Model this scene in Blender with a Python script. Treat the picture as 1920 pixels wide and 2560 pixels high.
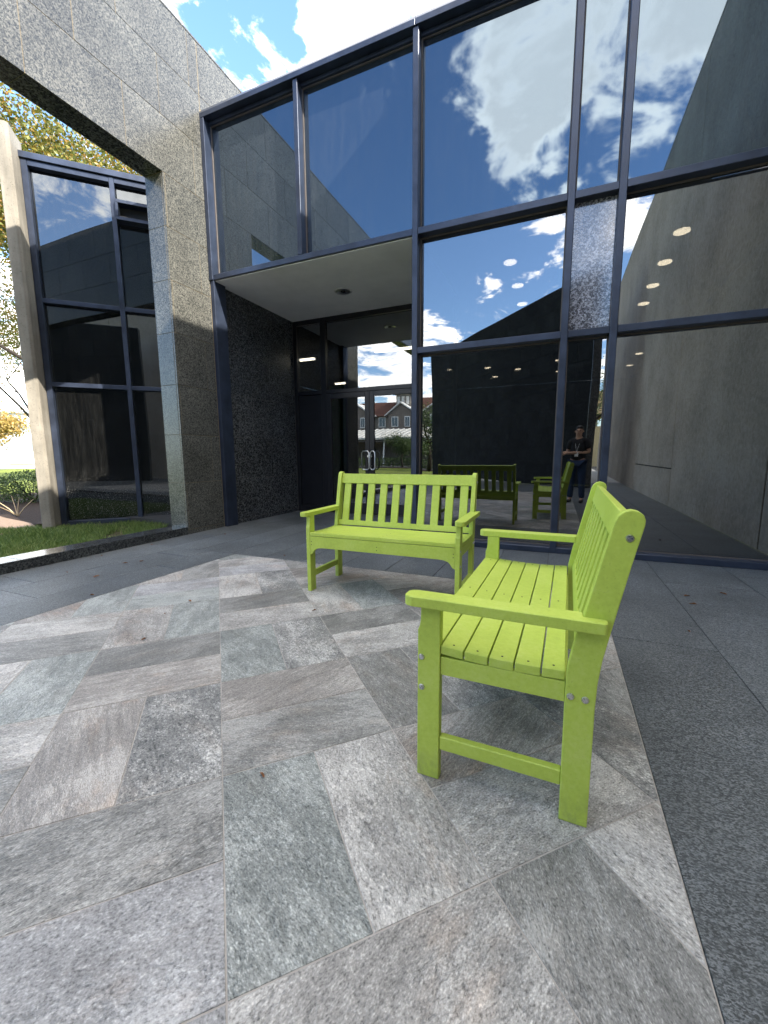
import bpy, bmesh, math, random
import numpy as np
from mathutils import Vector, Matrix, noise
random.seed(7); rng = np.random.default_rng(7)
for o in list(bpy.data.objects): bpy.data.objects.remove(o)
scn = bpy.context.scene
col = scn.collection
# ------------------------------------------------------------ camera
H = 1.047
cam = bpy.data.cameras.new('camera'); camo = bpy.data.objects.new('camera', cam); col.objects.link(camo)
YAW, PIT, ROL = 4.01934168e-01, -1.37899341e-01, -5.39431622e-03
fw = Vector((-math.sin(YAW)*math.cos(PIT), math.cos(YAW)*math.cos(PIT), math.sin(PIT)))
rt = Vector((math.cos(YAW), math.sin(YAW), 0)); up = rt.cross(fw)
r2 = math.cos(ROL)*rt+math.sin(ROL)*up; u2 = -math.sin(ROL)*rt+math.cos(ROL)*up
m = Matrix((r2, u2, -fw)).transposed().to_4x4(); m.translation = (0, 0, H)
camo.matrix_world = m
cam.sensor_fit = 'VERTICAL'; cam.sensor_height = 36; cam.sensor_width = 27; cam.lens = 36*1023.97/2560
cam.clip_start = 0.01; cam.clip_end = 5000
scn.camera = camo
# ------------------------------------------------------------ sun, exposure
SUN = Vector((1, -.304, .79)).normalized()
sl = bpy.data.lights.new('sun', 'SUN'); sl.energy = 4.0; sl.angle = math.radians(.53); sl.color = (1, .93, .82)
so = bpy.data.objects.new('sun', sl); col.objects.link(so); so.location = SUN*60
so.rotation_euler = SUN.to_track_quat('Z', 'Y').to_euler()
scn.view_settings.view_transform = 'Standard'; scn.view_settings.look = 'None'
scn.view_settings.gamma = 1; scn.view_settings.use_curve_mapping = False
scn.view_settings.exposure = 1.95
scn.render.engine = 'CYCLES'
scn.cycles.max_bounces = 10; scn.cycles.glossy_bounces = 6; scn.cycles.transparent_max_bounces = 10
scn.cycles.caustics_reflective = True
scn.cycles.sample_clamp_indirect = 4
# ------------------------------------------------------------ node helper
class NT:
    def __init__(s, tree): s.t = tree; s.n = tree.nodes; s.l = tree.links
    def new(s, typ, **kw):
        nd = s.n.new(typ)
        for k, v in kw.items():
            if k.startswith('_'): setattr(nd, k[1:], v)
        for k, v in kw.items():
            if not k.startswith('_'):
                key = k.replace('__', ' ')
                if key.startswith('i') and key[1:].isdigit(): key = int(key[1:])
                s.put(nd.inputs[key], v)
        return nd
    def put(s, inp, v):
        if isinstance(v, bpy.types.NodeSocket): s.l.new(v, inp)
        elif isinstance(v, bpy.types.Node): s.l.new(v.outputs[0], inp)
        else: inp.default_value = v
    def math(s, op, a, b=0., c=0.):
        nd = s.n.new('ShaderNodeMath'); nd.operation = op
        s.put(nd.inputs[0], a); s.put(nd.inputs[1], b); s.put(nd.inputs[2], c); return nd.outputs[0]
    def vmath(s, op, a, b=(0, 0, 0)):
        nd = s.n.new('ShaderNodeVectorMath'); nd.operation = op
        s.put(nd.inputs[0], a)
        if op == 'SCALE': s.put(nd.inputs['Scale'], b)
        else: s.put(nd.inputs[1], b)
        return nd.outputs['Value'] if op in ('DOT_PRODUCT', 'LENGTH') else nd.outputs[0]
    def noise(s, vec, scale, detail=3, rough=.5, dist=0.):
        nd = s.new('ShaderNodeTexNoise', Vector=vec, Scale=scale, Detail=detail, Roughness=rough, Distortion=dist)
        return nd.outputs[0]
    def ramp(s, fac, stops, interp='LINEAR'):
        nd = s.n.new('ShaderNodeValToRGB'); nd.color_ramp.interpolation = interp
        s.put(nd.inputs[0], fac); els = nd.color_ramp.elements
        while len(els) < len(stops): els.new(.5)
        for e, (p, c) in zip(els, stops):
            e.position = p; e.color = (c, c, c, 1) if isinstance(c, (int, float)) else (*c, 1)
        return nd.outputs[0]
    def mr(s, v, a, b, c=0., d=1., smooth=True):
        nd = s.n.new('ShaderNodeMapRange'); nd.interpolation_type = 'SMOOTHSTEP' if smooth else 'LINEAR'
        s.put(nd.inputs[0], v)
        for i, x in zip((1, 2, 3, 4), (a, b, c, d)): s.put(nd.inputs[i], x)
        return nd.outputs[0]
    def mix(s, f, a, b, mode='MIX'):
        nd = s.n.new('ShaderNodeMix'); nd.data_type = 'RGBA'; nd.blend_type = mode
        s.put(nd.inputs[0], f)
        for i, v in ((6, a), (7, b)):
            if isinstance(v, tuple) and len(v) == 3: v = (*v, 1)
            s.put(nd.inputs[i], v)
        return nd.outputs[2]
# ------------------------------------------------------------ world
world = bpy.data.worlds.new('World'); scn.world = world; world.use_nodes = True
W = NT(world.node_tree); W.n.clear()
sky = W.n.new('ShaderNodeTexSky'); sky.sky_type = 'NISHITA'; sky.sun_disc = False
sky.sun_elevation = math.asin(SUN.z); sky.sun_rotation = math.atan2(SUN.x, SUN.y)
sky.air_density = 1.0; sky.dust_density = .35; sky.ozone_density = 3.0; sky.altitude = 0
tc = W.n.new('ShaderNodeTexCoord'); dv = W.vmath('NORMALIZE', tc.outputs['Generated'])
sep = W.new('ShaderNodeSeparateXYZ', Vector=dv)
zc = W.math('ADD', W.math('MAXIMUM', sep.outputs[2], 0.), .22)
pv = W.new('ShaderNodeCombineXYZ', X=W.math('DIVIDE', sep.outputs[0], zc), Y=W.math('DIVIDE', sep.outputs[1], zc), Z=0.)
n1 = W.noise(pv.outputs[0], 5.2, 12, .64, .5)
n2 = W.noise(pv.outputs[0], .55, 4, .5, 0.)
wn = W.new('ShaderNodeTexNoise', Vector=pv, Scale=3.0, Detail=5., Roughness=.6)
dvw = W.vmath('ADD', dv, W.vmath('SCALE', W.vmath('SUBTRACT', wn.outputs[1], (.5, .5, .5)), .40))
BL = [  # cloud banks as (direction, inner deg, outer deg, weight)
 ((-.56, .545, .62), 1, 11, .62), ((-.50, .64, .585), 1, 7, .5), ((-.30, .67, .69), 6, 19, .75), ((-.10, .62, .80), 5, 26, .5),
 ((-.471, .605, .637), 1, 7.5, -1.1),
 ((-.117, -.70, .70), 4, 14, .62), ((-.10, -.80, .59), 1, 7, .55), ((-.10, -.845, .528), 0, 4.5, .45), ((-.190, -.805, .562), 0, 3.0, .33),
 ((.112, -.76, .64), 2, 11, .65), ((.03, -.70, .72), 3, 16, .35), ((-.02, -.905, .43), 0, 4.5, .5), ((.115, -.905, .41), 0, 5.5, .5),
 ((-.283, -.925, .255), 0, 4.5, .5), ((-.164, -.938, .306), 0, 2.2, .3), ((-.295, -.945, .15), 0, 6, .5), ((.062, -.985, .17), 0, 4, .5),
 ((-.381, -.902, .19), 3, 9, .6), ((-.43, -.895, .09), 0, 5, .3), ((.56, -.69, .46), 0, 8, .5), ((-.33, -.69, .65), 0, 7, .12),
 ((-.91, .40, .15), 2, 15, .6), ((-.75, .45, .48), 2, 12, .2), ((.7, -.2, .68), 10, 40, .55), ((.1, .1, 1.), 12, 42, .6), ((.5, .75, .35), 8, 30, .4), ((-.36, -.78, .52), 3, 17, -.38), ((-.23, -.86, .45), 1, 12, -.22)]  # overhead bank lies out of view, added to whiten the light on the floor
acc = None
for d, a, b, w in BL:
    d = Vector(d).normalized()
    dt = W.vmath('DOT_PRODUCT', W.vmath('NORMALIZE', dvw), tuple(d))
    v = W.mr(dt, math.cos(math.radians(b)), math.cos(math.radians(a)), 0., w)
    acc = v if acc is None else W.math('ADD', acc, v)
acc = W.math('MULTIPLY', W.math('MINIMUM', acc, .8), 1.12)
dens = W.math('ADD', W.math('ADD', W.math('MULTIPLY', W.math('SUBTRACT', n1, .5), 3.9), acc), W.math('MULTIPLY', W.math('SUBTRACT', n2, .55), .5))
cov = W.mr(dens, .16, .86)
thick = W.mr(dens, .5, 1.2)
ccol = W.mix(thick, (14.5, 13.6, 12.4), (9.6, 9.1, 8.5))
ccol = W.mix(W.mr(n1, .35, .62), W.mix(1., ccol, (.80, .81, .84), 'MULTIPLY'), ccol)
low = W.mr(sep.outputs[2], -.02, .12)
hs = W.new('ShaderNodeHueSaturation', Color=sky.outputs[0], Saturation=1.06, Value=1.15)
skyc = W.mix(W.math('MULTIPLY', cov, W.math('MULTIPLY', low, .96)), hs.outputs[0], ccol)
bg = W.new('ShaderNodeBackground', Color=skyc, Strength=.145)
W.new('ShaderNodeOutputWorld', Surface=bg)

# ------------------------------------------------------------ materials
def mat(name):
    mt = bpy.data.materials.new(name); mt.use_nodes = True
    t = NT(mt.node_tree); t.n.clear(); t.out = t.n.new('ShaderNodeOutputMaterial'); return mt, t
def bsdf(t, color, rough=.5, spec=.5, metal=0., normal=None, coat=0.):
    p = t.n.new('ShaderNodeBsdfPrincipled')
    t.put(p.inputs['Base Color'], (*color, 1) if isinstance(color, tuple) else color)
    t.put(p.inputs['Roughness'], rough); t.put(p.inputs['Specular IOR Level'], spec); t.put(p.inputs['Metallic'], metal)
    if coat: p.inputs['Coat Weight'].default_value = coat; p.inputs['Coat Roughness'].default_value = .08
    if normal is not None: t.put(p.inputs['Normal'], normal)
    t.l.new(p.outputs[0], t.out.inputs[0]); return p
def bump(t, h, strength=.3, dist=.002):
    return t.new('ShaderNodeBump', Height=h, Strength=strength, Distance=dist).outputs[0]
def wpos(t, off=True):
    g = t.n.new('ShaderNodeNewGeometry')
    if not off: return g.outputs['Position']
    oi = t.n.new('ShaderNodeObjectInfo')
    return t.vmath('ADD', g.outputs['Position'], t.vmath('SCALE', (13.1, 7.7, 3.3), t.math('MULTIPLY', oi.outputs['Random'], 1.)))
def simple(name, color, rough=.5, spec=.5, metal=0., var=.15, scale=8., bumps=0.):
    mt, t = mat(name); p = wpos(t, False)
    n = t.noise(p, scale, 5, .6)
    f = t.mr(n, .3, .7, 1-var, 1+var, False)
    c = t.mix(1., tuple(color), t.new('ShaderNodeCombineXYZ', X=f, Y=f, Z=f).outputs[0], 'MULTIPLY')
    bsdf(t, c, t.mr(n, .3, .7, rough*.9, min(1, rough*1.12), False), spec, metal, bump(t, t.noise(p, scale*12, 3), .3, bumps) if bumps else None)
    return mt
def granite(name, dark, mid, light, scale=70., rough=.3, spec=.5, bmp=.0006, stretch=(1, 1, 1), big=.25, coat=0.):
    mt, t = mat(name)
    oi = t.n.new('ShaderNodeObjectInfo')
    p = t.vmath('MULTIPLY', wpos(t), stretch)
    n = t.noise(p, scale, 4, .62, 1.6)
    v = t.new('ShaderNodeTexVoronoi', Vector=p, Scale=scale*1.25, Randomness=1.).outputs[1]
    vs = t.new('ShaderNodeSeparateColor', Color=v).outputs[0]
    f = t.math('ADD', t.math('MULTIPLY', n, .72), t.math('MULTIPLY', vs, .28))
    c = t.ramp(f, [(.34, dark), (.46, mid), (.56, tuple((a+b)/2 for a, b in zip(mid, light))), (.66, light)])
    L = t.noise(wpos(t), 1.7, 4, .6)
    fac = t.math('MULTIPLY', t.mr(L, .3, .7, 1-big, 1+big, False), t.mr(oi.outputs['Random'], 0., 1., .9, 1.1, False))
    c = t.mix(1., c, t.new('ShaderNodeCombineXYZ', X=fac, Y=fac, Z=fac).outputs[0], 'MULTIPLY')
    bsdf(t, c, t.mr(n, .3, .7, rough*.8, rough*1.25, False), spec, 0., bump(t, f, .5, bmp), coat)
    return mt
M = {}
M['granite'] = granite('wall_granite', (.022, .0235, .0225), (.054, .055, .050), (.135, .132, .115), 66, .28, .5)
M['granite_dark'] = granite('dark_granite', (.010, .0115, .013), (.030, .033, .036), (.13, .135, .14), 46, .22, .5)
M['granite_kerb'] = granite('kerb_granite', (.010, .012, .013), (.024, .027, .029), (.075, .08, .08), 60, .16, .5)
M['granite_shade'] = granite('shaded_dark_granite', (.006, .007, .0075), (.015, .017, .018), (.045, .048, .048), 46, .9, .04)  # darker matte copy of dark_granite; the angled wall's shade is in the colour
M['paving'] = granite('dark_paving', (.022, .026, .028), (.053, .061, .063), (.20, .212, .215), 150, .45, .5, .0012, (1., 1.6, 1), .28)
M['panel'] = granite('speckled_panel', (.03, .03, .036), (.10, .10, .115), (.45, .45, .5), 60, .12, .9, .0004, coat=1.)
M['caulk'] = simple('joint_caulk', (.20, .16, .10), .8)
M['caulk_dark'] = simple('joint_dark', (.085, .078, .07), .8)
M['grout'] = simple('tile_grout', (.34, .31, .275), .85, var=.3, scale=6)
M['frame'] = simple('window_frame', (.030, .040, .066), .34, .5, .35, .3, 5)
M['frame_black'] = simple('door_frame', (.012, .013, .017), .35, .5, .2, .25, 6)
M['bead'] = simple('sealant_bead', (.085, .072, .066), .7)
M['chrome'] = simple('brushed_steel', (.8, .8, .78), .32, .5, 1., .05)
M['dark'] = simple('interior_dark', (.018, .019, .022), .8)
M['darkfloor'] = simple('interior_floor', (.03, .03, .03), .5)
M['green_wall'] = simple('green_interior_wall', (.10, .42, .08), .7)
M['stucco'] = simple('soffit_plaster', (.82, .81, .80), .85, .3, 0, .07, 2.2, .001)
M['joint_black'] = simple('black_joint', (.003, .003, .003), .95, .02)
M['rubber'] = simple('rubber', (.02, .02, .02), .6)
M['mulch'] = simple('bark_mulch', (.030, .019, .013), .95, .2, 0, .8, 28, .02)
M['path'] = simple('pale_path', (.20, .145, .105), .9, .2, 0, .25, 30, .004)
M['lawn'] = simple('lawn', (.14, .17, .035), .95, .1, 0, .35, 3, .02)
M['soil'] = simple('soil', (.06, .055, .03), .95, .1, 0, .5, 20, .01)
M['asphalt'] = simple('asphalt', (.06, .06, .06), .9, .2, 0, .2, 4, .002)
M['concrete_road'] = simple('concrete_road', (.5, .48, .44), .85, .3, 0, .1, 2)
M['bark'] = simple('bark', (.035, .028, .022), .9, .2, 0, .4, 14, .01)
M['dead_twig'] = simple('dead_stalk', (.42, .33, .21), .8, .3, 0, .2, 20)
M['metal_roof'] = simple('metal_roof', (.5, .48, .42), .5, .5, .2, .1, 2)
M['wall_beige'] = simple('stucco_beige', (.24, .215, .185), .9, .2, 0, .06, 2)
M['wall_brown'] = simple('stucco_brown', (.20, .17, .145), .9, .2, 0, .06, 2)
M['roof_red'] = simple('clay_roof', (.13, .065, .048), .85, .2, 0, .35, 9, .02)
M['roof_tan'] = simple('tan_roof', (.30, .22, .12), .85, .2, 0, .3, 9, .02)
M['trim'] = simple('white_trim', (.72, .70, .66), .7)
M['far_white'] = simple('far_white_wall', (.40, .41, .42), .8, .2, 0, .05, .3)
M['far_grey'] = simple('far_grey_band', (.17, .20, .22), .4, .5, 0, .1, .3)
M['wall_yellow'] = simple('yellow_wall', (.50, .40, .22), .9)
M['win_far'] = simple('far_window_glass', (.05, .07, .09), .1, .8)
# concrete pillar / rough concrete wall
mt, t = mat('pillar_concrete'); p = wpos(t, False)
n = t.noise(p, 2.4, 6, .62); n3 = t.noise(t.vmath('MULTIPLY', p, (6, 6, .7)), 1.3, 5, .6)
c = t.ramp(t.math('ADD', t.math('MULTIPLY', n, .5), t.math('MULTIPLY', n3, .5)), [(.33, (.13, .12, .10)), (.52, (.225, .205, .17)), (.68, (.30, .28, .24))])
pit = t.ramp(t.noise(p, 60, 3), [(.30, .55), (.38, 1.)])
bsdf(t, t.mix(1., c, pit, 'MULTIPLY'), .85, .3, 0, bump(t, t.noise(p, 45, 5, .65), .6, .004)); M['concrete'] = mt
mt, t = mat('rough_concrete'); p = wpos(t, False)
n = t.noise(p, 1.1, 5, .6); nf = t.noise(p, 16, 6, .68, .6)
c = t.ramp(t.math('ADD', t.math('MULTIPLY', n, .45), t.math('MULTIPLY', nf, .55)), [(.34, (.34, .285, .215)), (.52, (.53, .455, .355)), (.68, (.66, .575, .455))])
bsdf(t, c, .92, .2, 0, bump(t, nf, .9, .02)); M['rough_concrete'] = mt
# bench plastic lumber
def plastic(name, color):
    mt, t = mat(name); tc_ = t.n.new('ShaderNodeTexCoord'); oi = t.n.new('ShaderNodeObjectInfo')
    p = t.vmath('ADD', tc_.outputs['Object'], t.vmath('SCALE', (5., 9., 3.), oi.outputs['Random']))
    n = t.noise(p, 60, 5, .65); L = t.noise(p, 5, 4, .6); s_ = t.noise(t.vmath('MULTIPLY', p, (60, 60, 60)), 6., 2)
    f = t.math('ADD', t.math('MULTIPLY', n, .5), t.math('MULTIPLY', L, .5))
    c = t.ramp(f, [(.3, tuple(x*.84 for x in color)), (.5, color), (.7, (color[0]*1.14, color[1]*1.08, color[2]*1.7))])
    speck = t.ramp(t.noise(p, 210, 2), [(.28, .72), (.36, 1.)])
    c = t.mix(.6, c, t.mix(1., c, speck, 'MULTIPLY'))
    w = t.new('ShaderNodeSeparateXYZ', Vector=t.n.new('ShaderNodeNewGeometry').outputs['Position']).outputs[2]
    grime = t.noise(t.vmath('MULTIPLY', wpos(t, False), (9, 9, 5)), 2.2, 7, .7)
    gm = t.math('MULTIPLY', t.mr(w, .14, .0), t.mr(grime, .38, .66))
    scuff = t.math('MULTIPLY', t.mr(t.noise(t.vmath('MULTIPLY', p, (14, 3, 14)), 3.3, 8, .75), .60, .72), .22)
    c = t.mix(t.math('MULTIPLY', gm, .45), c, (.16, .16, .09))
    c = t.mix(scuff, c, tuple(min(1, x*.82+.03) for x in color))
    bsdf(t, c, t.mr(L, .3, .7, .46, .6, False), .4, 0, bump(t, t.math('ADD', t.math('MULTIPLY', n, .7), t.math('MULTIPLY', s_, .3)), .35, .0012)); return mt
M['lime'] = plastic('lime_plastic', (.425, .52, .072))
M['steel'] = simple('stainless_bolt', (.55, .55, .55), .28, .5, 1., .2, 200)
M['hole'] = simple('screw_hole', (.02, .025, .01), .7)
# tiles: six families of the same stone look
def tile_mat(name, a, b, c, streak, fleck, rust, patch=.5):
    """cleft quartzite: crisp grain, flaked patches, faint directional bedding"""
    mt, t = mat(name); tc_ = t.n.new('ShaderNodeTexCoord'); oi = t.n.new('ShaderNodeObjectInfo')
    rv = oi.outputs['Random']
    p = t.vmath('ADD', tc_.outputs['Object'], t.vmath('SCALE', (31., 17., 5.), rv))
    rot = t.n.new('ShaderNodeVectorRotate'); rot.rotation_type = 'Z_AXIS'
    t.put(rot.inputs['Vector'], p); t.put(rot.inputs['Angle'], t.mr(rv, 0., 1., -.5, .45, False)); p2 = rot.outputs[0]
    ps = t.vmath('MULTIPLY', p2, (1., streak, 1.))
    st = t.noise(ps, 4.5, 10, .72, .12)
    cl = t.noise(p2, 2.6, 6, .62, .15)
    g1 = t.noise(t.vmath('MULTIPLY', p2, (1., 1.+streak*.22, 1.)), 140., 3, .62, .2)
    g2 = t.noise(t.vmath('MULTIPLY', p2, (1., 1.+streak*.30, 1.)), 50., 6, .74, .3)
    # flaked patches: sharp threshold of a rough mid scale noise, only where cl allows
    fk = t.mr(t.math('ADD', t.noise(t.vmath('MULTIPLY', p2, (1., 1.+streak*.25, 1.)), 15., 9, .78, .25), t.math('MULTIPLY', t.math('SUBTRACT', cl, .5), 1.3)), .50, .56)
    f = t.math('ADD', t.math('ADD', t.math('MULTIPLY', st, .30), t.math('MULTIPLY', cl, .22)), t.math('ADD', t.math('MULTIPLY', g2, .26), t.math('MULTIPLY', g1, .22)))
    f = t.math('ADD', f, t.math('MULTIPLY', t.math('SUBTRACT', rv, .5), .05))
    f = t.math('ADD', f, t.math('MULTIPLY', t.math('SUBTRACT', fk, .5), .055*patch))
    cc = t.ramp(f, [(.385, a), (.49, b), (.585, c)])
    fl = t.ramp(t.math('ADD', t.math('MULTIPLY', g1, .6), t.math('MULTIPLY', g2, .4)), [(.37, 1-fleck*1.15), (.44, .91), (.50, 1.), (.56, 1.08), (.63, 1+fleck)])
    cc = t.mix(1., cc, fl, 'MULTIPLY')
    cc = t.mix(1., cc, (.81, .785, .75), 'MULTIPLY')
    rn = t.math('MULTIPLY', t.mr(t.noise(t.vmath('MULTIPLY', p2, (1., 2.2, 1.)), 2.2, 7, .68), .53, .70), rust)
    cc = t.mix(rn, cc, t.mix(1., cc, (1.10, .90, .76), 'MULTIPLY'))
    hh = t.math('ADD', t.math('ADD', t.math('MULTIPLY', g2, .5), t.math('MULTIPLY', g1, .25)), t.math('ADD', t.math('MULTIPLY', st, .7), t.math('MULTIPLY', fk, .25)))
    bsdf(t, cc, t.mr(g2, .3, .7, .40, .62, False), .42, 0, bump(t, hh, .8, .0035)); return mt
TM = [tile_mat('tile_pale', (.20, .195, .188), (.39, .382, .365), (.60, .59, .565), 2.5, .45, .5),
      tile_mat('tile_streaked', (.165, .155, .145), (.335, .318, .298), (.56, .54, .51), 7., .35, .8),
      tile_mat('tile_greenish', (.14, .155, .15), (.285, .305, .295), (.46, .485, .47), 3.5, .5, .15),
      tile_mat('tile_dark', (.115, .118, .112), (.235, .235, .225), (.40, .40, .385), 4., .45, .4),
      tile_mat('tile_flaky', (.10, .105, .105), (.27, .272, .265), (.55, .55, .53), 1.5, .65, .3),
      tile_mat('tile_grey', (.20, .20, .203), (.36, .362, .366), (.52, .525, .53), 1.4, .4, .45)]
# glass
def glass(name, ior, tint, see, wav=.012, tintr=(.80, .90, 1.), haze=0., grime=0.):
    mt, t = mat(name); tc_ = t.n.new('ShaderNodeTexCoord'); oi = t.n.new('ShaderNodeObjectInfo')
    p = t.vmath('ADD', tc_.outputs['Object'], t.vmath('SCALE', (9., 4., 7.), oi.outputs['Random']))
    n = t.noise(t.vmath('MULTIPLY', p, (1., 1., .8)), .85, 1, .4)
    bm = t.new('ShaderNodeBump', Height=n, Strength=1., Distance=wav).outputs[0]
    f0 = ((ior-1)/(ior+1))**2      # Schlick, the same from either side of the thin pane
    cs = t.math('ABSOLUTE', t.vmath('DOT_PRODUCT', t.n.new('ShaderNodeNewGeometry').outputs['Incoming'], bm))
    fr = t.math('ADD', t.math('MULTIPLY', t.math('POWER', t.math('SUBTRACT', 1., t.math('MINIMUM', cs, 1.)), 5.), 1-f0), f0)
    gl = t.new('ShaderNodeBsdfGlossy', Color=(*tintr, 1), Roughness=haze, Normal=bm)
    df = t.new('ShaderNodeBsdfDiffuse', Color=(*tint, 1))
    if see: 
        tr = t.new('ShaderNodeBsdfTransparent', Color=(see, see, see, 1))
        under = t.new('ShaderNodeMixShader', Fac=.04, i1=tr.outputs[0], i2=df.outputs[0])
    else: under = df
    mx = t.new('ShaderNodeMixShader', Fac=fr, i1=under.outputs[0], i2=gl.outputs[0])
    if name.startswith('dark_corner'):
        wp = wpos(t, False); wz = t.new('ShaderNodeSeparateXYZ', Vector=wp).outputs[2]
        sp = t.mr(t.noise(wp, 95., 2, .6), .60, .66)
        amt = t.math('MULTIPLY', t.math('MULTIPLY', sp, t.mr(t.math('ADD', wz, t.math('MULTIPLY', t.noise(wp, 3., 3), .6)), 1.35, .45)), .28)
        spot = t.new('ShaderNodeBsdfDiffuse', Color=(.75, .75, .72, 1))
        mx = t.new('ShaderNodeMixShader', Fac=amt, i1=mx.outputs[0], i2=spot.outputs[0])
    if grime:
        dust = t.new('ShaderNodeBsdfDiffuse', Color=(.42, .42, .40, 1))
        g = t.noise(t.vmath('MULTIPLY', p, (9, 9, 1.2)), 2., 5, .7)
        mx = t.new('ShaderNodeMixShader', Fac=t.mr(g, .35, .8, grime*.4, grime*1.6), i1=mx.outputs[0], i2=dust.outputs[0])
    t.l.new(mx.outputs[0], t.out.inputs[0]); return mt
M['glass_clear'] = glass('reflective_tinted_glass', 2.8, (.006, .007, .008), .30, .005, (.92, .96, 1.))
M['glass_spandrel'] = glass('reflective_spandrel_glass', 2.3, (.006, .010, .016), 0, .0022, (.62, .79, .95), .02, .03)
M['glass_corner'] = glass('dark_corner_glass', 2.0, (.008, .010, .013), .15, .003, (.85, .93, 1.), 0., .012)
M['glass_door'] = glass('door_glass', 2.5, (.006, .008, .010), .5, .003, (.9, .95, 1.))
def emit(name, c, s):
    mt, t = mat(name); e = t.new('ShaderNodeEmission', Color=(*c, 1), Strength=s); t.l.new(e.outputs[0], t.out.inputs[0]); return mt
M['lamp'] = emit('lit_downlight', (1., .85, .60), 3.6)
M['tube'] = emit('lit_tube', (1., .93, .72), 4.)
def leafmat(name, stops, trans=.35):
    mt, t = mat(name); g = t.n.new('ShaderNodeNewGeometry')
    big = t.noise(g.outputs['Position'], .55, 3)
    f = t.math('ADD', t.math('MULTIPLY', g.outputs['Random Per Island'], .55), t.math('MULTIPLY', big, .5))
    c = t.ramp(f, stops)
    d = t.new('ShaderNodeBsdfDiffuse', Color=c); tr = t.new('ShaderNodeBsdfTranslucent', Color=c)
    gl = t.new('ShaderNodeBsdfGlossy', Roughness=.45, Color=(.5, .5, .5, 1))
    m1 = t.new('ShaderNodeMixShader', Fac=trans, i1=d.outputs[0], i2=tr.outputs[0])
    m2 = t.new('ShaderNodeMixShader', Fac=.06, i1=m1.outputs[0], i2=gl.outputs[0])
    t.l.new(m2.outputs[0], t.out.inputs[0]); return mt
M['leaf_autumn'] = leafmat('autumn_leaves', [(.18, (.06, .085, .02)), (.42, (.13, .15, .03)), (.62, (.24, .20, .035)), (.80, (.28, .14, .03)), (.94, (.22, .06, .03))])
M['leaf_gold'] = leafmat('golden_leaves', [(.2, (.25, .19, .05)), (.6, (.38, .27, .08)), (.9, (.36, .20, .06))])
M['leaf_green'] = leafmat('green_leaves', [(.2, (.03, .055, .018)), (.55, (.06, .10, .028)), (.9, (.12, .16, .04))])
M['grass'] = leafmat('grass_blades', [(.2, (.06, .11, .025)), (.5, (.13, .20, .045)), (.75, (.24, .30, .09)), (.95, (.42, .37, .18))], .35)
M['dry_leaf'] = simple('dry_leaf', (.22, .10, .045), .8, .3, 0, .4, 30)
M['skin'] = simple('skin', (.50, .30, .21), .55, .4, 0, .08, 12)
M['shirt'] = simple('black_shirt', (.012, .012, .014), .85)
M['jeans'] = simple('blue_jeans', (.03, .05, .10), .85, .2, 0, .25, 30)
M['hair'] = simple('dark_hair', (.02, .014, .010), .5, .5, 0, .4, 60, .002)
M['badge'] = simple('white_card', (.75, .75, .75), .5)
M['phone'] = simple('phone_body', (.02, .02, .025), .25)
M['glass_lens'] = simple('camera_lens', (.01, .01, .015), .05, .9)

# ------------------------------------------------------------ object helpers
def tag(o, label=None, cat=None, group=None, kind=None):
    if label: o['label'] = label
    if cat: o['category'] = cat
    if group: o['group'] = group
    if kind: o['kind'] = kind
    return o
def empty(name, loc=(0, 0, 0), rz=0, **kw):
    o = bpy.data.objects.new(name, None); col.objects.link(o); o.location = loc; o.rotation_euler = (0, 0, rz)
    o.empty_display_size = .1; return tag(o, **kw)
def link(name, me, m_, parent=None, loc=(0, 0, 0), rot=(0, 0, 0), **kw):
    o = bpy.data.objects.new(name, me); col.objects.link(o); o.location = loc; o.rotation_euler = rot
    if m_ is not None and not me.materials: me.materials.append(M[m_] if isinstance(m_, str) else m_)
    if parent: o.parent = parent
    return tag(o, **kw)
def bm_box(bm, x0, x1, y0, y1, z0, z1, mtx=None):
    c = Vector(((x0+x1)/2, (y0+y1)/2, (z0+z1)/2))
    r = bmesh.ops.create_cube(bm, size=1.)
    for v in r['verts']:
        v.co = Vector((v.co.x*(x1-x0), v.co.y*(y1-y0), v.co.z*(z1-z0)))+c
        if mtx: v.co = mtx @ v.co
    return r['verts']
def finish(bm, name, bevel=0., seg=1, smooth=False):
    bmesh.ops.recalc_face_normals(bm, faces=bm.faces)
    if bevel: bmesh.ops.bevel(bm, geom=bm.edges[:], offset=bevel, segments=seg, affect='EDGES', profile=.5)
    me = bpy.data.meshes.new(name); bm.to_mesh(me); bm.free()
    if smooth:
        for p in me.polygons: p.use_smooth = True
    return me
def box(name, x0, x1, y0, y1, z0, z1, m_, parent=None, bevel=0., seg=1, **kw):
    """box whose origin sits at its centre"""
    cx, cy, cz = (x0+x1)/2, (y0+y1)/2, (z0+z1)/2
    bm = bmesh.new(); bm_box(bm, x0-cx, x1-cx, y0-cy, y1-cy, z0-cz, z1-cz)
    return link(name, finish(bm, name, bevel, seg), m_, parent, (cx, cy, cz), **kw)
def prism_me(name, poly, axis, a, b, bevel=0., seg=1):
    """polygon in the plane normal to axis, extruded from a to b"""
    bm = bmesh.new()
    def P(p, h): return {'x': (h, p[0], p[1]), 'y': (p[0], h, p[1]), 'z': (p[0], p[1], h)}[axis]
    v0 = [bm.verts.new(P(p, a)) for p in poly]; v1 = [bm.verts.new(P(p, b)) for p in poly]
    n = len(poly); bm.faces.new(v0); bm.faces.new(v1[::-1])
    for i in range(n): bm.faces.new((v0[i], v1[i], v1[(i+1) % n], v0[(i+1) % n]))
    return finish(bm, name, bevel, seg)
def prism(name, poly, axis, a, b, m_, parent=None, bevel=0., seg=1, **kw):
    return link(name, prism_me(name, poly, axis, a, b, bevel, seg), m_, parent, **kw)
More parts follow.
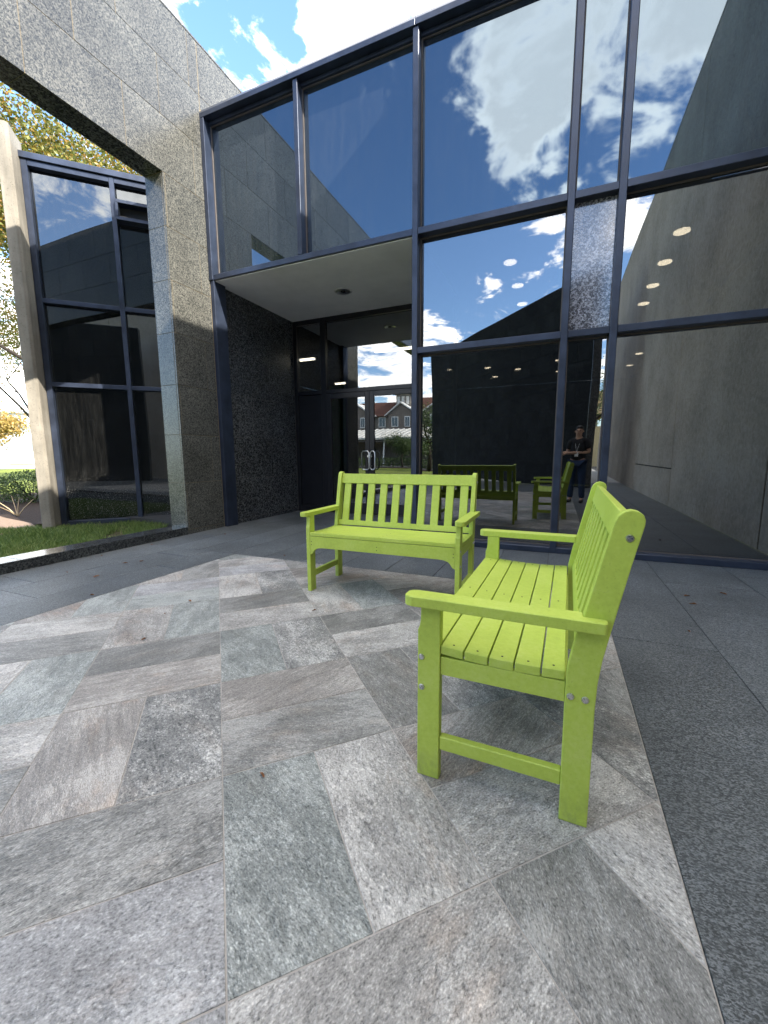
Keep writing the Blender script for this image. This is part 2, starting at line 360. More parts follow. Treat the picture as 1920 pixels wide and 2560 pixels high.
def tube_bm(bm, pts, radii, n=6):
    rings = []; prev = None
    for i, p in enumerate(pts):
        p = Vector(p)
        d = (Vector(pts[min(i+1, len(pts)-1)])-Vector(pts[max(i-1, 0)])).normalized()
        a = d.orthogonal().normalized() if prev is None else (prev - d*prev.dot(d)).normalized()
        prev = a; b = d.cross(a); r = radii[i] if hasattr(radii, '__len__') else radii
        rings.append([bm.verts.new(p+(a*math.cos(2*math.pi*k/n)+b*math.sin(2*math.pi*k/n))*r) for k in range(n)])
    for A, B in zip(rings, rings[1:]):
        for k in range(n): bm.faces.new((A[k], A[(k+1) % n], B[(k+1) % n], B[k]))
    bm.faces.new(rings[0][::-1]); bm.faces.new(rings[-1])
def disc_me(name, r, h, n=24, axis='z', hole=0.):
    bm = bmesh.new()
    bmesh.ops.create_cone(bm, cap_ends=True, segments=n, radius1=r, radius2=r, depth=h)
    return finish(bm, name)
S2 = 2**-.5

# ------------------------------------------------------------ ground
def sheet(name, pts, z, m_, **kw):
    me = bpy.data.meshes.new(name); me.from_pydata([(x, y, z) for x, y in pts], [], [tuple(range(len(pts)))]); me.update()
    return link(name, me, m_, **kw)
sheet('lawn', [(-1500, -1500), (1500, -1500), (1500, 1500), (-1500, 1500)], -.16, 'lawn', kind='structure')
sheet('road', [(-75, -300), (-52, -300), (-52, 300), (-75, 300)], -.152, 'concrete_road', kind='structure')
sheet('parking_lot', [(-60, -60), (25, -60), (25, -22), (-45, -22)], -.15, 'asphalt', kind='structure')
sheet('mulch_bed', [(-8.3, 3.9), (-9.2, 3.2), (-12.5, 3.9), (-16.5, 6.6), (-15.0, 9.3), (-8.9, 9.), (-8.0, 5.2)], -.105, 'mulch', kind='structure')
sheet('garden_path', [(-7.6, 3.25), (-7.9, 2.8), (-11, 3.6), (-14, 4.4), (-13.4, 5.1), (-9.6, 4.28), (-8.5, 4.12), (-7.9, 3.9)], -.100, 'path', kind='structure')
sheet('planting_soil', [(-7.4, -6), (-4.86, -6), (-4.86, 6.4), (-6.6, 5.1), (-8.4, 3.4), (-8.3, -6)], -.118, 'soil', kind='structure')
box('plaza_base', -4.85, 2.05, -16, 6.66, -.3, -.012, 'caulk_dark', kind='structure')

# patio: border slabs + basketweave tiles (pieces)
patio = empty('patio', (0, 0, 0)); patio['kind'] = 'structure'
TX0, TX1, TY1, TY0 = -3.172, .333, 3.34, -3.0
def slab(x0, x1, y0, y1):
    g = .0022; x0 += g; x1 -= g; y0 += g; y1 -= g
    dz = rng.uniform(-.0008, .0006)
    box('paving_slab', x0, x1, y0, y1, -.03, dz, 'paving', patio, .0012)
def strip_y(x0, x1, ys):
    for a, b in zip(ys, ys[1:]): slab(x0, x1, a, b)
for i, (a, b) in enumerate([(TX1, .835), (.835, 1.44), (1.44, 2.045)]):
    o = [2.59, 3.9, 1.9][i]; ys = sorted({4.64, *[o+k*2.4 for k in range(-4, 2) if o+k*2.4 < 4.5], -7.2})
    strip_y(a, b, [y for y in ys if y >= -7.2])
for i, (a, b) in enumerate([(-4.568, -4.02), (-4.02, -3.54), (-3.54, TX0)]):
    o = [.55, 1.70, 1.32][i]; ys = sorted({3.35, *[o+k*1.37 for k in range(-6, 4) if o+k*1.37 < 3.2], -7.2})
    strip_y(a, b, [y for y in ys if y >= -7.2])
xs = [-4.568]+[-.055+.455*k for k in range(-9, 1)]+[TX1]
for i, (a, b) in enumerate(zip(xs, xs[1:])):
    if a < TX0-.1: strip_y(a, b, [3.35, 4.0+.3*(i % 2), 5.2, 6.55])
    elif b <= -1.5: strip_y(a, b, [TY1, 4.62, 5.6, 6.55])
    else: strip_y(a, b, [TY1, 4.64])
for a, b in [(-4.568, -3.5), (-3.5, -2.4), (-2.4, -1.3), (-1.3, -.2), (-.2, TX1)]:
    strip_y(a, b, [-7.2, -5.6, -4.2, TY0]) if a >= TX0-.4 else None
def clip(poly, n, d):      # keep n.p <= d
    out = []
    for i in range(len(poly)):
        a, b = poly[i], poly[(i+1) % len(poly)]
        da, db = a[0]*n[0]+a[1]*n[1]-d, b[0]*n[0]+b[1]*n[1]-d
        if da <= 0: out.append(a)
        if (da < 0 < db) or (db < 0 < da):
            t_ = da/(da-db); out.append((a[0]+(b[0]-a[0])*t_, a[1]+(b[1]-a[1])*t_))
    return out
TS = .6096; P0, Q0 = .7224, -.0419; gap = .0019
fixed = {}   # family chosen from the photo: key (i, j, k) -> material index
fixed.update({(0, 0, 0): 2, (0, 0, 1): 0, (0, 1, 0): 0, (0, 1, 1): 1, (-1, 0, 1): 0, (-1, 0, 0): 1, (-1, 1, 0): 3, (-1, 1, 1): 0,
              (0, -1, 0): 5, (0, -1, 1): 3, (-1, -1, 1): 5, (1, -1, 0): 1, (1, -1, 1): 4, (1, 0, 0): 3, (1, 0, 1): 1, (2, 0, 0): 2, (2, 0, 1): 4,
              (2, -1, 0): 1, (2, -1, 1): 3, (1, -2, 0): 3, (1, -2, 1): 0, (2, -2, 1): 2, (3, 0, 0): 0, (3, 0, 1): 3, (3, -1, 1): 2, (3, -1, 0): 0,
              (0, 1, 2): 1, (1, 1, 0): 3, (1, 1, 1): 4, (4, 0, 0): 0, (4, 0, 1): 4})
cnt = 0
for i in range(-9, 9):             # p index (away from camera to the left)
    for j in range(-9, 9):         # q index
        vert = (i+j) % 2 == 0      # two tiles side by side running along p
        for k in (0, 1):
            p0, p1, q0, q1 = P0+i*TS, P0+(i+1)*TS, Q0+j*TS, Q0+(j+1)*TS
            if vert: q0, q1 = (q0, q0+TS/2) if k == 0 else (q0+TS/2, q1)
            else: p0, p1 = (p0, p0+TS/2) if k == 0 else (p0+TS/2, p1)
            p0 += gap; q0 += gap; p1 -= gap; q1 -= gap
            cp, cq = (p0+p1)/2, (q0+q1)/2
            cx, cy = (-cp+cq)*S2, (cp+cq)*S2
            poly = [((-p+q)*S2, (p+q)*S2) for p, q in ((p0, q0), (p0, q1), (p1, q1), (p1, q0))]
            for n_, d_ in (((1, 0), TX1-.003), ((-1, 0), -TX0-.003), ((0, 1), TY1-.003), ((0, -1), -TY0-.003)):
                if poly: poly = clip(poly, n_, d_)
            if len(poly) < 3: continue
            area = abs(sum(poly[a][0]*poly[(a+1) % len(poly)][1]-poly[(a+1) % len(poly)][0]*poly[a][1] for a in range(len(poly))))/2
            if area < .0015: continue
            ang = math.radians(135) if vert else math.radians(45)
            if rng.random() < .5: ang += math.pi
            c_, s_ = math.cos(-ang), math.sin(-ang)
            loc = [((x-cx)*c_-(y-cy)*s_, (x-cx)*s_+(y-cy)*c_) for x, y in poly]
            a2 = sum(loc[a][0]*loc[(a+1) % len(loc)][1]-loc[(a+1) % len(loc)][0]*loc[a][1] for a in range(len(loc)))
            if a2 < 0: loc = loc[::-1]
            me = prism_me('tile', loc, 'z', -.028, 0., .0009)
            fi = fixed.get((i, j, k))
            if fi is None: fi = int(rng.choice([0, 1, 2, 3, 4, 5], p=[.24, .26, .14, .12, .08, .16]))
            o = link('tile', me, TM[fi], patio, (cx, cy, rng.uniform(-.0004, .0006)), (rng.uniform(-.0006, .0006), rng.uniform(-.0006, .0006), ang))
            cnt += 1
box('tile_bed', TX0, TX1, TY0, TY1, -.011, -.0013, 'grout', patio)
sheet('back_walk', [(-6.9, -60), (2.05, -60), (2.05, -7.2), (-4.85, -7.2), (-6.9, -14)], -.004, 'concrete_road', kind='structure')

# ------------------------------------------------------------ granite walls
GT = .022
def rect_minus(rects, hole):
    out = []
    for a, b, c, d in rects:
        h0, h1, h2, h3 = hole
        if h1 <= a or h0 >= b or h3 <= c or h2 >= d: out.append((a, b, c, d)); continue
        if a < h0: out.append((a, h0, c, d))
        if b > h1: out.append((h1, b, c, d))
        m0, m1 = max(a, h0), min(b, h1)
        if d > h3: out.append((m0, m1, h3, d))
        if c < h2: out.append((m0, m1, c, h2))
    return out
def panels(parent, origin, du, nrm, u0, u1, rows, ph, width=.945, hole=None, m_='granite', g=.0055):
    """cladding panels standing proud of the core, running bond"""
    du = Vector(du); nrm = Vector(nrm); rz = math.atan2(du.y, du.x)
    for r, (z0, z1) in enumerate(zip(rows, rows[1:])):
        s = u0+((ph+(r % 2)*width/2-u0) % width)
        cuts = [u0]+[x for x in [s+width*k for k in range(60)] if u0+.06 < x < u1-.06]+[u1]
        for a, b in zip(cuts, cuts[1:]):
            rs = [(a, b, z0, z1)]
            if hole: rs = rect_minus(rs, hole)
            for a_, b_, c_, d_ in rs:
                if b_-a_ < .03 or d_-c_ < .03: continue
                w, h = (b_-a_)/2-g/2, (d_-c_)/2-g/2
                bm = bmesh.new(); bm_box(bm, -w, w, -GT/2, GT/2, -h, h)
                c0 = Vector(origin)+du*((a_+b_)/2)+nrm*(GT/2+rng.uniform(-.0004, .0006)); c0.z = (c_+d_)/2
                link('stone_panel', finish(bm, 'stone_panel', .0012), m_, parent, c0, (0, 0, rz))
ROWS = [-.02, .06, .692, 1.328, 1.963, 2.605, 3.232, 3.85, 4.45, 5.09, 5.72, 6.335]
gw = empty('granite_wall', (-4.7, 0, 0), 0, label='tall speckled granite wall with a large square opening, left of the entrance', cat='wall')
gw.location = (0, 0, 0)
XW = -4.57; WE = -3.9; OP0, OP1 = -2.9, 3.978
def core(x0, x1, y0, y1, z0, z1, m_='caulk'): box('wall_core', x0, x1, y0, y1, z0, z1, m_, gw)
core(XW-.28, XW-.004, OP1+.004, 4.86, -.2, 6.33); core(XW-.28, XW-.004, 4.861, 8.5, 5.56, 6.33); core(XW-.28, XW-.004, WE+.004, OP1+.004, 4.454, 6.33)
core(XW-.28, XW-.004, WE+.004, OP0-.004, -.2, 4.454)
panels(gw, (XW-GT, 0, 0), (0, 1, 0), (1, 0, 0), WE, 4.637, ROWS, 4.01-.945*6+.4725, hole=(OP0, OP1, 0, 4.45))
panels(gw, (XW-GT, 0, 0), (0, 1, 0), (1, 0, 0), 4.641, 8.5, [5.562, 5.72, 6.335], 4.01)
panels(gw, (0, OP1+GT, 0), (1, 0, 0), (0, -1, 0), XW-.285, XW-GT-.001, ROWS[:8]+[4.448], 5.)
for y in np.arange(OP1-1.385, OP0-1, -.945):   # soffit pieces
    y1 = min(y+.945, OP1) ; y0 = max(y, OP0)
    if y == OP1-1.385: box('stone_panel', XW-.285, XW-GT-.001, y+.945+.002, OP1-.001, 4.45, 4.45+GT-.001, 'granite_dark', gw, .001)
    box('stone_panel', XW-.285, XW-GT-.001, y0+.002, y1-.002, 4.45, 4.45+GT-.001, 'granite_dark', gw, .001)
panels(gw, (XW-.28-.001, 0, 0), (0, -1, 0), (-1, 0, 0), -4.86, -WE, ROWS, .4, hole=(-OP1, -OP0, 0, 4.45))
box('coping', XW-.30, XW+.004, WE, 8.5, 6.337, 6.36, 'granite', gw, .001)
# recess side wall
rw = empty('entrance_side_wall', (0, 0, 0), 0, label='dark granite side wall inside the recessed entrance', cat='wall')
box('wall_core', XW-.28, XW-.003, 4.861, 6.62, -.2, 3.6, 'caulk_dark', rw)
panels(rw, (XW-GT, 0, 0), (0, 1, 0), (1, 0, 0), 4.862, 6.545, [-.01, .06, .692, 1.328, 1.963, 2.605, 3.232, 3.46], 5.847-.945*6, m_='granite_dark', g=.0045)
# kerb
kb = empty('granite_kerb', (0, 0, 0), 0, label='low polished granite kerb between the grass and the patio', cat='kerb')
ys = [-7.2, -5.3, -3.4, -1.5, .58, 2.542, 3.122, OP1]
box('kerb_core', XW-.27, XW-.02, -7.2, OP1, -.25, .075, 'caulk_dark', kb)
for a, b in zip(ys, ys[1:]):
    box('kerb_face', XW-.02, XW+.001, a+.0015, b-.0015, -.02, .083, 'granite_kerb', kb, .001)
for a, b in zip([-7.2, -5.9, -4.2, -2.5, -.8, .9, 2.1, 3.3], [-5.9, -4.2, -2.5, -.8, .9, 2.1, 3.3, OP1]):
    box('kerb_cap', XW-.285, XW+.003, a+.0015, b-.0015, .084, .1, 'granite_kerb', kb, .0015)
# angled granite wall behind the viewer, seen in the glass
aw = empty('angled_granite_wall', (-6.5, -12.7, 0), math.atan2(8.1, 7.2), label='dark panelled granite wall standing at an angle, mirrored in the glass', cat='wall')
AL = math.hypot(7.2, 8.1)
box('wall_core', 0, AL, -.30, -GT, -.2, 6.33, 'joint_black', aw)
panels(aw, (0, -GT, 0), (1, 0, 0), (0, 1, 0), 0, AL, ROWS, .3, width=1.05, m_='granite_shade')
box('coping', -.01, AL+.01, -.31, .004, 6.337, 6.36, 'granite_dark', aw)
box('end_panel', AL+.001, AL+.02, -.30, -.001, 0, 6.33, 'granite_dark', aw)
# rough concrete wall on the right
cw = empty('rough_concrete_wall', (0, 0, 0), 0, label='tall rough concrete wall closing the patio on the right, seen mirrored in the glass', cat='wall')
ysr = [4.74, 3.87, -.12, -4.3, -8.3, -12.4, -16.5, -18.]
box('wall_core', 2.085, 2.40, -18, 4.74, -.2, 7.98, 'caulk_dark', cw)
for i, (b, a) in enumerate(zip(ysr, ysr[1:])):
    zs = [-.02, .745, 8.0] if i == 2 else [-.02, 8.0]
    for z0, z1 in zip(zs, zs[1:]):
        bm = bmesh.new(); bm_box(bm, -.02, .02, -(b-a)/2+.016, (b-a)/2-.016, z0+.014, z1-.014)
        link('concrete_panel', finish(bm, 'concrete_panel', .004), 'rough_concrete', cw, (2.064, (a+b)/2, 0))
box('coping', 2.04, 2.42, -18, 4.74, 8.0, 8.03, 'rough_concrete', cw)

# ------------------------------------------------------------ glass facade
fc = empty('glass_facade', (0, 0, 0), 0, label='two storey glass curtain wall in dark navy frames over the entrance', cat='building')
FY, GY = 4.64, 4.76
FB = .004
def mull(x0, x1, z0, z1, name='mullion', y0=FY-.004, y1=GY+.03, m_='frame'): return box(name, x0, x1, y0, y1, z0, z1, m_, fc, FB)
mull(-4.568, -4.505, 3.45, 5.44, y0=4.62); mull(-3.118, -3.055, 3.521, 5.44); mull(-1.617, -1.552, 0, 5.44)
mull(-.047, .018, 0, 5.44); mull(.385, .45, 0, 5.44); mull(1.985, 2.048, 0, 5.44)
box('corner_post', -4.568, -4.505, 4.639, 4.858, 0, 3.448, 'frame', fc, FB)
bays = [(-4.505, -3.118), (-3.055, -1.617), (-1.552, -.047), (.018, .385), (.45, 1.985)]
for a, b in [(-4.505, -1.617)]+bays[2:]:
    box('transom', a, b, FY, GY+.03, 3.452, 3.52, 'frame', fc, FB)
    box('head_frame', a, b, GY-.05, GY+.03, 5.40, 5.44, 'frame', fc, FB)
for a, b in bays[2:]:
    box('transom', a, b, FY, GY+.03, 2.195, 2.262, 'frame', fc, FB)
    box('sill', a, b, FY-.006, GY+.03, 0, .062, 'frame', fc, FB)
# roof cap: sloping fascia in lengths
capprof = [(FY-.02, 5.442), (FY-.02, 5.50), (FY+.01, 5.55), (FY+.4, 5.56), (FY+.4, 5.442)]
for a, b in [(-4.62, -1.59), (-1.586, 1.2), (1.204, 2.05)]:
    prism('roof_cap', capprof, 'x', a, b, 'frame', fc, .003)
# panes
def pane(a, b, z0, z1, m_, tilt=0.):
    box('glass_pane', a+.006, b-.006, GY-.005, GY+.007, z0+.004, z1-.004, m_, fc).rotation_euler = (rng.uniform(-.0022, .0022), 0, rng.uniform(-.0022, .0022))
    w = .012
    if True:
        for n_, (x0, x1, c, d) in dict(l=(a, a+w, z0, z1), r=(b-w, b, z0, z1), t=(a+w, b-w, z1-w, z1), b=(a+w, b-w, z0, z0+w)).items():
            box('glazing_bead', x0, x1, GY-.022, GY-.0055, c, d, 'bead', fc)
pane(-4.505, -3.118, 3.52, 5.40, 'glass_spandrel'); pane(-3.055, -1.617, 3.52, 5.40, 'glass_spandrel')
pane(-1.552, -.047, 3.52, 5.40, 'glass_spandrel'); pane(.018, .385, 3.52, 5.40, 'glass_spandrel'); pane(.45, 1.985, 3.52, 5.40, 'glass_spandrel')
pane(-1.552, -.047, 2.262, 3.452, 'glass_clear'); pane(.45, 1.985, 2.262, 3.452, 'glass_clear')
pane(-1.552, -.047, .062, 2.195, 'glass_clear'); pane(.018, .385, .062, 2.195, 'glass_clear'); pane(.45, 1.985, .062, 2.195, 'glass_clear')
box('stone_infill', .020, .383, GY-.03, GY+.01, 2.264, 3.45, 'panel', fc)
box('spandrel_back', -4.5, 2.04, GY+.032, GY+.06, 3.46, 5.44, 'dark', fc)
box('roof_deck', -4.56, 2.05, FY+.4, 16, 5.445, 5.54, 'asphalt', fc)
# entrance recess
DY = 6.55
box('soffit', -4.568, -1.555, 4.672, 6.56, 3.4415, 3.4505, 'stucco', fc)
ent = empty('entrance', (0, 0, 0), 0, label='recessed black framed double glass doors with side and top lights', cat='entrance')
def fr(name, x0, x1, z0, z1, y0=DY, y1=DY+.10, m_='frame_black', parent=None): return box(name, x0, x1, y0, y1, z0, z1, m_, parent or ent, .003)
fr('jamb', -4.568, -4.50, 0, 3.44); fr('jamb', -4.00, -3.90, 0, 3.44); fr('jamb', -2.20, -2.12, 0, 3.44); fr('jamb', -1.62, -1.55, 0, 3.44)
for a, b in [(-4.50, -4.0), (-3.90, -2.20), (-2.12, -1.62)]:
    fr('head', a, b, 3.36, 3.44); fr('transom_bar', a, b, 2.14, 2.205)
    if a != -3.90: fr('bottom_rail', a, b, 0, .12)
fr('dark_panel', -4.495, -4.005, .125, 2.135, DY+.03, DY+.045, 'frame_black'); fr('dark_panel', -4.495, -4.005, 2.21, 3.355, DY+.03, DY+.045, 'glass_door')
def gp(x0, x1, z0, z1, parent): box('glass_pane', x0, x1, DY+.045, DY+.055, z0, z1, 'glass_door', parent)
gp(-3.895, -2.205, 2.208, 3.357, ent); gp(-2.115, -1.625, .125, 2.137, ent); gp(-2.115, -1.625, 2.208, 3.357, ent)
def handle(x, parent):
    bm = bmesh.new(); r = .03; pts = []
    w = .07 if x < -3.05 else .045; z0, z1 = .80, 1.12
    path = [(x-w, DY-.07, z0+.03), (x-w, DY-.07, z1-.03), (x-w+.03, DY-.07, z1), (x+w-.03, DY-.07, z1), (x+w, DY-.07, z1-.03), (x+w, DY-.07, z0+.03), (x+w-.03, DY-.07, z0), (x-w+.03, DY-.07, z0), (x-w, DY-.07, z0+.03)]
    tube_bm(bm, path, .011, 8)
    tube_bm(bm, [(x+w if x < -3.05 else x-w, DY-.07, z0+.06), (x+w if x < -3.05 else x-w, DY, z0+.06)], .009, 8)
    tube_bm(bm, [(x+w if x < -3.05 else x-w, DY-.07, z1-.06), (x+w if x < -3.05 else x-w, DY, z1-.06)], .009, 8)
    link('handle', finish(bm, 'handle', smooth=True), 'chrome', parent)
for s, (a, b) in enumerate([(-3.896, -3.052), (-3.048, -2.204)]):
    dr = empty('door', (0, 0, 0)); dr.parent = ent
    st = .085
    fr('stile', a, a+st, .01, 2.136, parent=dr, y1=DY+.05); fr('stile', b-st, b, .01, 2.136, parent=dr, y1=DY+.05)
    fr('rail', a+st, b-st, 2.05, 2.136, parent=dr, y1=DY+.05); fr('rail', a+st, b-st, .01, .20, parent=dr, y1=DY+.05)
    box('glass_pane', a+st, b-st, DY+.02, DY+.03, .20, 2.05, 'glass_door', dr)
    handle(-3.10 if s == 0 else -2.965, dr)
    me = disc_me('lock', .018, .012, 16)
    link('lock', me, 'chrome', dr, (-3.075 if s == 0 else -3.02, DY-.006, 1.03), (math.pi/2, 0, 0))
# glazed side of the recess
sg = empty('recess_side_glazing', (0, 0, 0), 0, label='narrow glazed return wall between the entrance recess and the right glass bays', cat='window')
box('glass_pane', -1.59, -1.58, 4.80, 6.55, .062, 3.44, 'glass_clear', sg); box('sill', -1.61, -1.555, 4.80, 6.55, 0, .06, 'frame', sg)
# recessed downlight in soffit
dl = empty('soffit_downlight', (-3.05, 5.68, 3.4415), 0, label='round chrome recessed downlight in the plaster ceiling above the entrance', cat='ceiling light')
bm = bmesh.new()
prof = [(.115, -.004), (.115, -.001), (.098, -.008), (.090, .006), (.06, .0065), (.0, .007)]
for i in range(28):
    a0, a1 = 2*math.pi*i/28, 2*math.pi*(i+1)/28
    for (r0, z0), (r1, z1) in zip([(.118, -.001)]+[(.112, -.010), (.095, -.012), (.088, -.004), (.05, -.0015)], [(.112, -.010), (.095, -.012), (.088, -.004), (.05, -.0015), (.0001, -.0012)]):
        bm.faces.new([bm.verts.new((r*math.cos(a), r*math.sin(a), z)) for r, z, a in ((r0, z0, a0), (r0, z0, a1), (r1, z1, a1), (r1, z1, a0))])
bmesh.ops.remove_doubles(bm, verts=bm.verts, dist=1e-5)
link('trim_ring', finish(bm, 'trim_ring', smooth=True), 'chrome', dl)
bm = bmesh.new()
for i in range(32):
    a0, a1 = 2*math.pi*i/32, 2*math.pi*(i+1)/32
    for (r0, z0), (r1, z1) in (((.132, 0), (.130, -.005)), ((.130, -.005), (.112, -.006))):
        bm.faces.new([bm.verts.new((r*math.cos(a), r*math.sin(a), z)) for r, z, a in ((r0, z0, a0), (r0, z0, a1), (r1, z1, a1), (r1, z1, a0))])
bmesh.ops.remove_doubles(bm, verts=bm.verts, dist=1e-5)
rme2 = finish(bm, 'flange', smooth=True)
link('flange', rme2, 'trim', dl, (0, 0, -.0012)); link('lamp_bulb', disc_me('lamp_bulb', .035, .012, 16), 'frame_black', dl, (0, 0, -.009))
# interior shell
inr = empty('interior_room', (0, 0, 0)); inr['kind'] = 'structure'
IX0, IX1, IY1 = -8.5, 2.04, 15.5
box('interior_floor', IX0, IX1, GY+.04, IY1, -.25, -.008, 'darkfloor', inr)
box('interior_ceiling', IX0, IX1, 6.66, IY1, 3.452, 3.46, 'dark', inr); box('interior_ceiling', -1.54, IX1, GY+.07, 6.659, 3.452, 3.459, 'dark', inr)
box('interior_wall', IX0, IX1, IY1, IY1+.1, 0, 3.45, 'dark', inr); box('interior_wall', IX1, IX1+.01, 4.80, IY1, 0, 3.45, 'dark', inr)
box('interior_wall', IX0-.1, IX0, 6.66, IY1, 0, 3.45, 'dark', inr); box('interior_wall', IX0, -4.571, 6.63, 6.655, 0, 3.45, 'dark', inr)
box('green_wall', -4.95, -4.45, 8.3, 8.36, 0, 2.6, 'green_wall', inr)
box('interior_partition', -4.44, -4.2, 8.3, 8.36, 0, 3.45, 'dark', inr)
lab = {}
spots = [(1.11, 5.73), (1.11, 6.52), (1.12, 7.31), (1.13, 8.09), (1.65, 11.92), (1.65, 13.36), (-.69, 5.73), (-.67, 6.52), (-.67, 7.31), (-1.96, 13.5), (-1.96, 12.05), (-.14, 11.87), (-.14, 13.4), (-1.2, 12.6)]
words = ['largest lit round ceiling light, top of the row right of the stone infill', 'second from top lit ceiling light in the row right of the stone infill', 'third from top lit ceiling light in the row right of the stone infill', 'lowest lit ceiling light in the row right of the stone infill, above the transom',
 'lit oval ceiling light behind the lower right pane, the larger of the two there', 'lit oval ceiling light behind the lower right pane, the smaller of the two there',
 'topmost of three lit ceiling lights seen over the reflected blue sky', 'middle of three lit ceiling lights seen over the reflected blue sky', 'lowest of three lit ceiling lights, seen over the reflected dark wall',
 'small lit ceiling light, lower of the pair left of centre in the big lower pane', 'small lit ceiling light, upper of the pair left of centre in the big lower pane', 'small lit ceiling light beside the middle mullion, upper of its pair', 'small lit ceiling light beside the middle mullion, lower of its pair', 'lone small lit ceiling light between the two pairs in the big lower pane']
dme = disc_me('ceiling_light', .078, .006, 24); rme = disc_me('trim_ring', .094, .004, 24); rme.materials.append(M['chrome'])
dme.materials.append(M['lamp'])
for (x, y), wd in zip(spots, words):
    e = empty('ceiling_light', (x, y, 3.445), 0, label=wd, cat='ceiling light', group='lit round ceiling lights inside')
    link('trim_ring', rme, None, e, (0, 0, .002)); link('lamp', dme, None, e, (0, 0, -.004))
for (x, y, l, rz), wd in zip([(-3.3, 8.6, 1.1, 0), (-5.66, 8.6, .5, 0), (-6.4, 11.8, .55, 0)], ['long lit tube light seen through the glass above the doors', 'short lit tube light deep inside left of the doors', 'short bright tube light low over the left door']):
    e = empty('tube_light', (x, y, 3.30), rz, label=wd, cat='tube light', group='lit tube lights inside')
    box('tube', -l/2, l/2, -.035, .035, -.02, .02, 'tube', e, .008); box('housing', -l/2-.02, l/2+.02, -.06, .06, .022, .05, 'trim', e)

# ------------------------------------------------------------ corner window unit (45 degrees), pillar
# local frame: x along q (right), y along -P... built in local coords: x=t, y=depth (away), z
cwin = empty('corner_window', (-8.25*S2, 8.25*S2, 0), math.radians(45), label='tall dark glass window set at an angle beside the concrete pillar', cat='window')
def cb(name, x0, x1, y0, y1, z0, z1, m_, bv=.004): return box(name, x0, x1, y0, y1, z0, z1, m_, cwin, bv)
cb('mullion', -2.46, -2.38, 0, .12, -.09, 5.44, 'frame'); cb('mullion', -1.345, -1.275, 0, .12, -.09, 5.44, 'frame'); cb('mullion', -.30, -.23, 0, .12, -.09, 5.44, 'frame')
cols_ = [(-2.38, -1.345), (-1.275, -.30)]
for a, b in cols_:
    for z0, z1 in [(-.09, -.02), (2.165, 2.235), (3.43, 3.50), (5.36, 5.44)]: cb('transom', a, b, .004, .12, z0, z1, 'frame')
cb('roof_cap', -2.50, 0.2, -.03, .3, 5.442, 5.53, 'frame')
for i, (a, b) in enumerate(cols_):
    for z0, z1 in [(-.02, 2.165), (2.235, 3.43), (3.50, 5.36)]:
        if i == 1 and z0 == 3.5:
            box('glass_pane', a+.005, b-.005, .095, .105, 3.5, 4.80, 'glass_corner', cwin); box('glass_pane', a+.005, b-.005, .095, .105, 5.10, 5.36, 'glass_corner', cwin)
            continue
        box('glass_pane', a+.005, b-.005, .095, .105, z0+.003, z1-.003, 'glass_corner', cwin)
# projecting vent between two rails
vt = empty('vent', (0, 0, 0)); vt.parent = cwin
for n_, c in dict(a=(-1.275, -.30, -.07, .12, 4.80, 4.85), b=(-1.275, -.30, -.07, .12, 5.05, 5.10), c=(-1.275, -1.235, -.07, .12, 4.85, 5.05)).items():
    box('vent_frame', *c, 'frame', vt, .003)
box('vent_opening', -1.235, -.30, .08, .11, 4.852, 5.048, 'dark', vt)
cb('interior_back', -2.4, -.2, 1.2, 1.25, -.15, 5.44, 'dark', 0); cb('interior_side', -2.42, -2.40, .13, 1.2, -.15, 5.44, 'dark', 0); cb('window_roof', -2.45, .2, .31, 1.3, 5.44, 5.5, 'asphalt', 0)
cb('interior_side', -.22, -.20, .13, 1.2, -.15, 5.44, 'dark', 0); cb('base_kerb', -2.46, .2, .02, .14, -.2, -.092, 'concrete', 0)
pil = empty('concrete_pillar', (-8.25*S2, 8.25*S2, 0), math.radians(45), label='weathered concrete pillar at the left end of the angled window', cat='pillar')
prism('shaft', [(-2.625, -.30), (-2.50, -.30), (-2.465, -.27), (-2.465, .15), (-2.625, .15)], 'z', -.16, 5.72, 'concrete', pil, .006)

# ------------------------------------------------------------ benches
L = 1.19; T = .032
def bolt(x, y, z, parent, r=.0105, out=-1):
    bm = bmesh.new(); bmesh.ops.create_cone(bm, cap_ends=True, segments=18, radius1=r, radius2=r*.75, depth=.005)
    bmesh.ops.create_cone(bm, cap_ends=True, segments=6, radius1=r*.42, radius2=r*.42, depth=.0075)
    link('bolt', finish(bm, 'bolt'), 'steel', parent, (x, y, z), (math.pi/2 if out < 0 else -math.pi/2, 0, 0))
holeme = disc_me('screw_hole', .0034, .0008, 10); holeme.materials.append(M['hole'])
def arcpts(cx, cz, r, a0, a1, n): return [(cx+r*math.cos(math.radians(a0+(a1-a0)*i/n)), cz+r*math.sin(math.radians(a0+(a1-a0)*i/n))) for i in range(n+1)]
def seat_z(u): return .4415+.22*(u+.10)**2
def back_u(z): return .0665+.036+(z-.571)*.222
